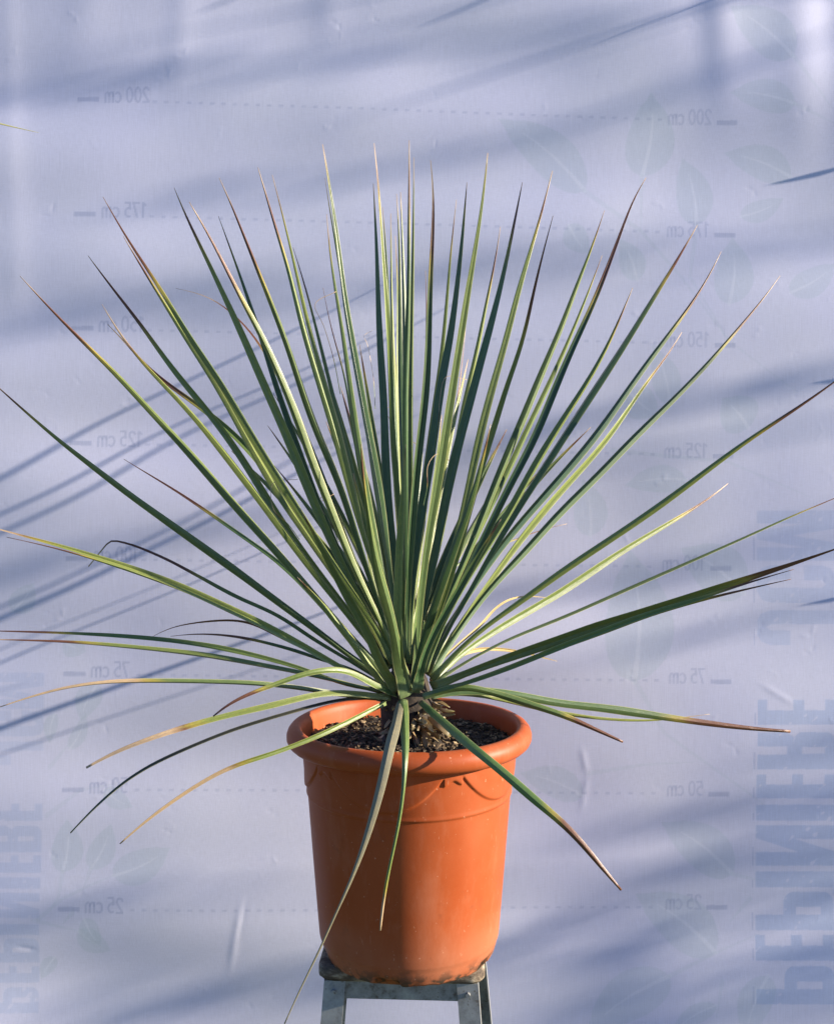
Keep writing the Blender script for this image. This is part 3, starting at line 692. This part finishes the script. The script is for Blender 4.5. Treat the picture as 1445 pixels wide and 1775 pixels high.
A([(680,1210,1.97),(630,1204,1.94),(563,1201,1.91),(480,1221,1.87),(387,1242,1.84),(327,1259,1.82),(264,1279,1.8),(197,1305,1.79),(150,1331,1.78)],11,-.2,brown=.68,straw=.72,yellow=.6,wprof=[(0,1),(.5,1),(.7,.9),(.85,.7),(1,.35)])
A([(660,1210,2.0),(596,1213,1.97),(546,1224,1.94),(480,1243,1.9),(405,1266,1.88),(335,1294,1.86),(264,1326,1.85),(218,1354,1.84),(169,1396,1.83),(123,1444,1.83)],9,-.2,brown=1.3,straw=1.35,col=(.035,.035,.022),roll=.9,wprof=[(0,1),(.5,1),(.7,.9),(.85,.7),(1,.35)])  # shade on this drooping leaf is put into its near-black colour
A([(668,1218,1.96),(630,1236,1.92),(563,1269,1.86),(480,1302,1.82),(440,1314,1.8),(387,1333,1.79),(317,1375,1.78),(254,1421,1.77),(208,1462,1.77)],10,-.2,brown=.58,straw=.60,yellow=.5,wprof=[(0,1),(.5,1),(.7,.85),(.85,.65),(1,.3)])
# ---- front, hanging over the rim
A([(694,1214,1.95),(690,1232,1.90),(684,1262,1.82),(675,1290,1.765),(662,1355,1.73),(636,1450,1.71),(607,1530,1.70),(578,1591,1.70),(553,1650,1.70),(527,1700,1.70),(493,1775,1.70)],19,-.2,brown=1.2,straw=1.2,dry=2,roll=.35,fold=-.3,twist=.5,wprof=[(0,.8),(.1,.9),(.25,1),(.4,.85),(.5,.6),(.6,.35),(.7,.2),(.85,.15),(1,.1)])
A([(698,1212,1.95),(701,1240,1.88),(702,1268,1.81),(703,1296,1.76),(702,1330,1.74),(698,1384,1.73),(687,1450,1.725),(673,1512,1.72),(663,1573,1.72),(659,1613,1.72)],17,-.2,brown=.88,straw=.9,roll=-.2,fold=-.35,yellow=.2,wprof=[(0,1.1),(.15,1),(.3,.9),(.45,.65),(.55,.4),(.7,.3),(.85,.33),(1,.2)])
A([(728,1216,1.96),(748,1234,1.91),(771,1254,1.86),(807,1286,1.80),(843,1315,1.765),(891,1355,1.74),(940,1399,1.72),(965,1417,1.715),(1007,1460,1.71),(1035,1495,1.71),(1076,1543,1.71)],16,-.2,brown=.72,straw=1.05,roll=-.1,fold=-.3,col=(.10,.17,.05),wprof=[(0,.7),(.1,.9),(.3,1),(.6,.95),(.75,.8),(.9,.5),(1,.25)])
A([(708,1206,1.95),(694,1150,1.935),(683,1088,1.90),(669,1035,1.87),(655,985,1.84),(645,935,1.82),(634,860,1.79),(627,800,1.77),(626,770,1.76)],22,-.25,brown=.86,straw=1.05,roll=.5,fold=-.45,yellow=.35,wprof=[(0,1.9),(.1,1.35),(.25,.95),(.45,1),(.6,.75),(.8,.3),(.92,.18),(1,.05)])
A([(716,1200,1.96),(724,1150,1.95),(742,1083,1.93),(765,1010,1.9),(790,940,1.88),(812,880,1.86),(835,800,1.84),(850,735,1.83)],17,-.2,brown=.9,roll=-.3,wprof=[(0,1.6),(.1,1.1),(.3,.95),(.5,1),(.7,.75),(.9,.3),(1,.05)])
A([(690,1198,1.96),(660,1150,1.94),(635,1090,1.93),(590,1010,1.92),(550,935,1.9),(520,880,1.89)],18,-.2,brown=.9,roll=-.4,wprof=[(0,1.6),(.1,1.1),(.3,.95),(.5,1),(.7,.75),(.9,.3),(1,.05)])
A([(722,1196,1.955),(730,1150,1.94),(752,1095,1.93),(790,1030,1.92),(830,960,1.91),(868,900,1.90)],16,-.2,brown=.9,roll=.4,wprof=[(0,1.7),(.1,1.1),(.3,.9),(.5,.95),(.7,.75),(.9,.3),(1,.05)])
A([(700,1196,1.955),(690,1120,1.93),(690,1040,1.92),(694,940,1.91),(699,850,1.90),(703,770,1.9)],17,-.2,brown=.95,roll=-.2,wprof=[(0,1.7),(.1,1.2),(.3,.95),(.5,.95),(.7,.75),(.9,.3),(1,.05)])
A([(678,1196,1.965),(650,1165,1.95),(610,1110,1.94),(560,1050,1.93),(515,1000,1.93)],16,-.2,brown=.9,roll=.3,wprof=[(0,1.7),(.1,1.1),(.3,.9),(.5,.95),(.7,.75),(.9,.3),(1,.05)])
A([(714,1170,2.0),(722,1080,2.0),(732,990,2.0),(744,900,2.0),(756,800,2.01),(765,720,2.02)],17,-.2,brown=.95,roll=.5,wprof=[(0,1.5),(.1,1.1),(.3,.9),(.5,.95),(.7,.75),(.9,.3),(1,.05)])
A([(690,1170,2.0),(672,1090,2.0),(650,1000,2.0),(630,900,2.01),(612,820,2.02)],17,-.2,brown=.95,roll=.1,wprof=[(0,1.5),(.1,1.1),(.3,.9),(.5,.95),(.7,.75),(.9,.3),(1,.05)])
# ---- rear and inner leaves filling the heart of the rosette
rr2 = random.Random(5)
for i in range(17):
    a0 = -40+i*5+rr2.uniform(-3, 3); Ln = rr2.uniform(430, 640)*(1-.006*abs(a0)); bx = 703+a0*.35
    pts = [(bx+Ln*s*math.sin(R(a0*(.82+.2*s))), 1140-abs(a0)*.4-Ln*s*math.cos(R(a0*(.82+.2*s)))) for s in (0, .15, .3, .5, .7, .85, 1)]
    A(pts, rr2.uniform(11, 15), rr2.choice([.26, .3, .2]), brown=rr2.uniform(.85, .97), roll=rr2.uniform(-.6, .6), yellow=rr2.uniform(0, .3))
for pts, w_, dY, k in U: px_leaf(pts, w_, dY, **k)

rq = random.Random(8)
for i in range(9):                     # curled dry fibres peeling from the blades
    x, y = rq.uniform(440, 960), rq.uniform(560, 900); a0 = rq.uniform(-2.4, -.7); Y0 = rq.uniform(1.9, 2.2)
    l = rq.uniform(16, 46); xb = 703+(x-703)*.80; yb = 1150-(1150-y)*.80
    px_leaf([(xb, yb, Y0), ((xb+x)/2+3, (yb+y)/2, Y0), (x, y, Y0), (x+l*math.cos(a0), y+l*math.sin(a0), Y0+.01), (x+l*1.5*math.cos(a0+.7), y+l*1.5*math.sin(a0+.7), Y0+.02)],
            1.6, 0, brown=.3, straw=.4, fold=.2, name='leaf', wprof=[(0, 1), (1, .5)], sm_=2)

# trunk and the dead leaf bases round it
m = MB(); m.tube([(0, 0, -.03), (.002, 0, .02), (.004, 0, .06), (.006, 0, .10), (.006, .0, .15)], [.040, .042, .046, .034, .008], 20)
m.build('trunk', M_trunk, yuc)
rf = random.Random(3)
for i in range(92):
    th = rf.uniform(0, 6.283) if i < 34 else rf.uniform(-1.35, .7)
    z0 = rf.uniform(.0, .066); r0 = .041; ln = rf.uniform(.014, .040)*(1.25 if -0.9 < th < .5 else .8)
    d = Vector((math.cos(th), math.sin(th), 0)); up = rf.uniform(-.9, .25); sd = Vector((-d.y, d.x, 0))*rf.uniform(-.4, .4)
    base = yuc.location+d*(r0-.006)+Vector((.003, 0, z0))
    p1 = base+(d+sd).normalized()*ln*.6+Vector((0, 0, ln*.5*up)); p2 = p1+(d+sd*2.5).normalized()*ln*.5+Vector((0, 0, ln*rf.uniform(-.6, .2))); p2.z = max(p2.z, .752); p1.z = max(p1.z, .751)
    cc = rf.choice([(.08, .05, .03), (.13, .08, .045), (.20, .13, .07), (.24, .16, .09), (.34, .23, .13), (.5, .39, .24)])
    leaf([base, p1, p2], rf.uniform(.006, .014), yuc, roll=rf.uniform(-1.1, 1.1), fold=rf.uniform(-.5, .5), col=cc, brown=3, straw=3, thick=.0004,
         twist=rf.uniform(-1.6, 1.6), wprof=[(0, 1.3), (.4, 1), (.75, .9), (.9, .6), (1, .25)], name='dead_leaf_base', n=9)

# ------------------------------------------------------------------ neighbouring plants just outside the picture
def neighbour(loc, label, leaves, rnd, n_extra, azr):
    o = thing('yucca_plant', label, 'plant', loc, group=None)
    m = MB(); m.tube([(0, 0, -loc[2]-.06), (0, 0, 0), (0, 0, .08)], [.05, .045, .03], 14); m.build('trunk', M_trunk, o)
    for pts, wd, k in leaves: leaf(pts, wd, o, view=False, n=30, **k)
    for i in range(n_extra):
        az = R(rnd.uniform(*azr)); el = R(rnd.uniform(10, 75)); L = rnd.uniform(.7, .9)
        d = Vector((math.cos(az)*math.cos(el), math.sin(az)*math.cos(el), math.sin(el))); b0 = Vector(loc)+Vector((0, 0, .04))
        leaf([b0, b0+d*L*.5, b0+d*L-Vector((0, 0, .06))], .014, o, roll=rnd.uniform(-1, 1), view=False, n=16)
    return o
def shadowpt(px, py, L): return BP(px, py)+TS*L
# left one: only the straw-coloured tip of a leaf reaches into the frame
b0 = Vector((-1.35, 1.15, 1.42))
neighbour((-1.35, 1.15, 1.38), 'neighbouring yucca whose straw-coloured leaf tip pokes in at the upper left edge',
          [([b0, (b0+P(20, 221, 1.85))/2+Vector((0, 0, .10)), P(-160, 182, 1.6), P(-10, 214, 1.82), P(68, 230, 1.94)], .014, dict(brown=3, straw=3, col=(.6,.52,.36), roll=-.7, yellow=.6, fold=.2))], random.Random(9), 14, (100, 260))
# right one, close to the banner: its leaves only show as thin shadows
NB = Vector((3.3, YB+3.3*TY-.23, 3.0))
sh = []
for pts, L in [([(1010, 85), (1100, 47), (1230, 0), (1330, -40)], .66), ([(735, 47), (840, 0), (960, -50)], 1.15), ([(335, 26), (410, 0), (520, -40)], 1.6),
               ([(1368, 308), (1445, 289), (1520, 272)], .5), ([(1394, 668), (1445, 656), (1520, 640)], .5), ([(1390, 1048), (1445, 1036), (1520, 1020)], .5)]:
    q_ = [shadowpt(x, y, L) for x, y in pts]
    sh.append(([NB, (NB*.5+q_[-1]*.5)+Vector((0, 0, .05))]+q_[::-1], .012, dict(roll=.9, fold=.2, sm_=1, wprof=[(0, 1), (.94, 1), (.98, .75), (1, .1)])))
neighbour(tuple(NB), 'neighbouring yucca beyond the right edge, its leaf shadows falling on the banner', sh, random.Random(4), 14, (-60, 60))

# ------------------------------------------------------------------ unseen tree added in the sun's path: twigs placed to throw the soft banner bands
tree = thing('added_shade_tree', 'unseen slender tree added outside the right edge to throw soft shadow bands on the banner', 'tree', (8.0, 3.6, -.065))
tl = tree.location
m = MB(); m.tube([(0, 0, -.05), (.05, .02, 1.5), (0, 0, 3.0), (.05, 0, 5.2)], [.11, .09, .06, .02], 10)
fol = MB(); rt = random.Random(21)
bands = [([(-60, 170), (300, 130), (600, 95), (900, 60), (1150, 20)], 30, .3), ([(250, 345), (600, 310), (900, 245), (1100, 180), (1300, 110)], 30, .42),
         ([(-60, 575), (300, 525), (700, 495), (1000, 445), (1500, 400)], 36, .6), ([(820, 790), (1000, 735), (1200, 690), (1500, 640)], 26, .9),
         ([(-60, 1010), (250, 940), (480, 900)], 22, .6), ([(760, 1050), (1000, 1005), (1250, 970), (1500, 925)], 34, .9), ([(950, 1150), (1200, 1110), (1300, 1085)], 18, .6),
         ([(150, 1755), (480, 1710), (900, 1660), (1200, 1640)], 36, 1.5), ([(1000, 1450), (1250, 1410), (1500, 1370)], 30, 1.5), ([(1080, 1530), (1300, 1480), (1500, 1460)], 34, 1.9),
         ([(980, 1720), (1250, 1690), (1500, 1660)], 40, 2.0), ([(900, 1610), (1150, 1580), (1500, 1545)], 26, 1.0), ([(-60, 1600), (200, 1570), (400, 1560)], 20, .45), ([(1330, 1300), (1500, 1280)], 22, .8), ([(900, 1790), (1500, 1750)], 40, 2.0)]
for pts, hw, dens in bands:
    Lf = rt.uniform(5.5, 7.5); tot = 0
    cl = [shadowpt(x, y, Lf)-tl for x, y in pts]
    (xa, ya), (xb_, yb_) = pts[-2], pts[-1]; ex = shadowpt(2300, yb_+(2300-xb_)*(yb_-ya)/(xb_-xa), Lf)-tl
    hook = Vector((0, 0, ex.z-.25))
    m.tube([hook, ex]+cl[::-1], [.018, .010]+[.004]*len(cl), 6)
    for (x0, y0), (x1, y1) in zip(pts[:-1], pts[1:]):
        nn = int(abs(x1-x0)/14*dens)
        for i in range(nn):
            u = rt.random(); c_ = shadowpt(x0+(x1-x0)*u, y0+(y1-y0)*u+rt.gauss(0, hw*.5), Lf+rt.uniform(-.4, .4))-tl
            a_ = Vector((rt.uniform(-1, 1), rt.uniform(-1, 1), rt.uniform(-1, .3))).normalized(); b_ = a_.cross(Vector((rt.uniform(-1, 1), rt.uniform(-1, 1), 1))).normalized()
            s_ = rt.uniform(.010, .018)
            fol.add([c_-a_*s_*1.6, c_+b_*s_*.6, c_+a_*s_*1.6, c_-b_*s_*.6], [(0, 1, 2, 3)])
m.build('trunk', M_bark, tree); fol.build('crown', M_fol, tree, smooth=False)
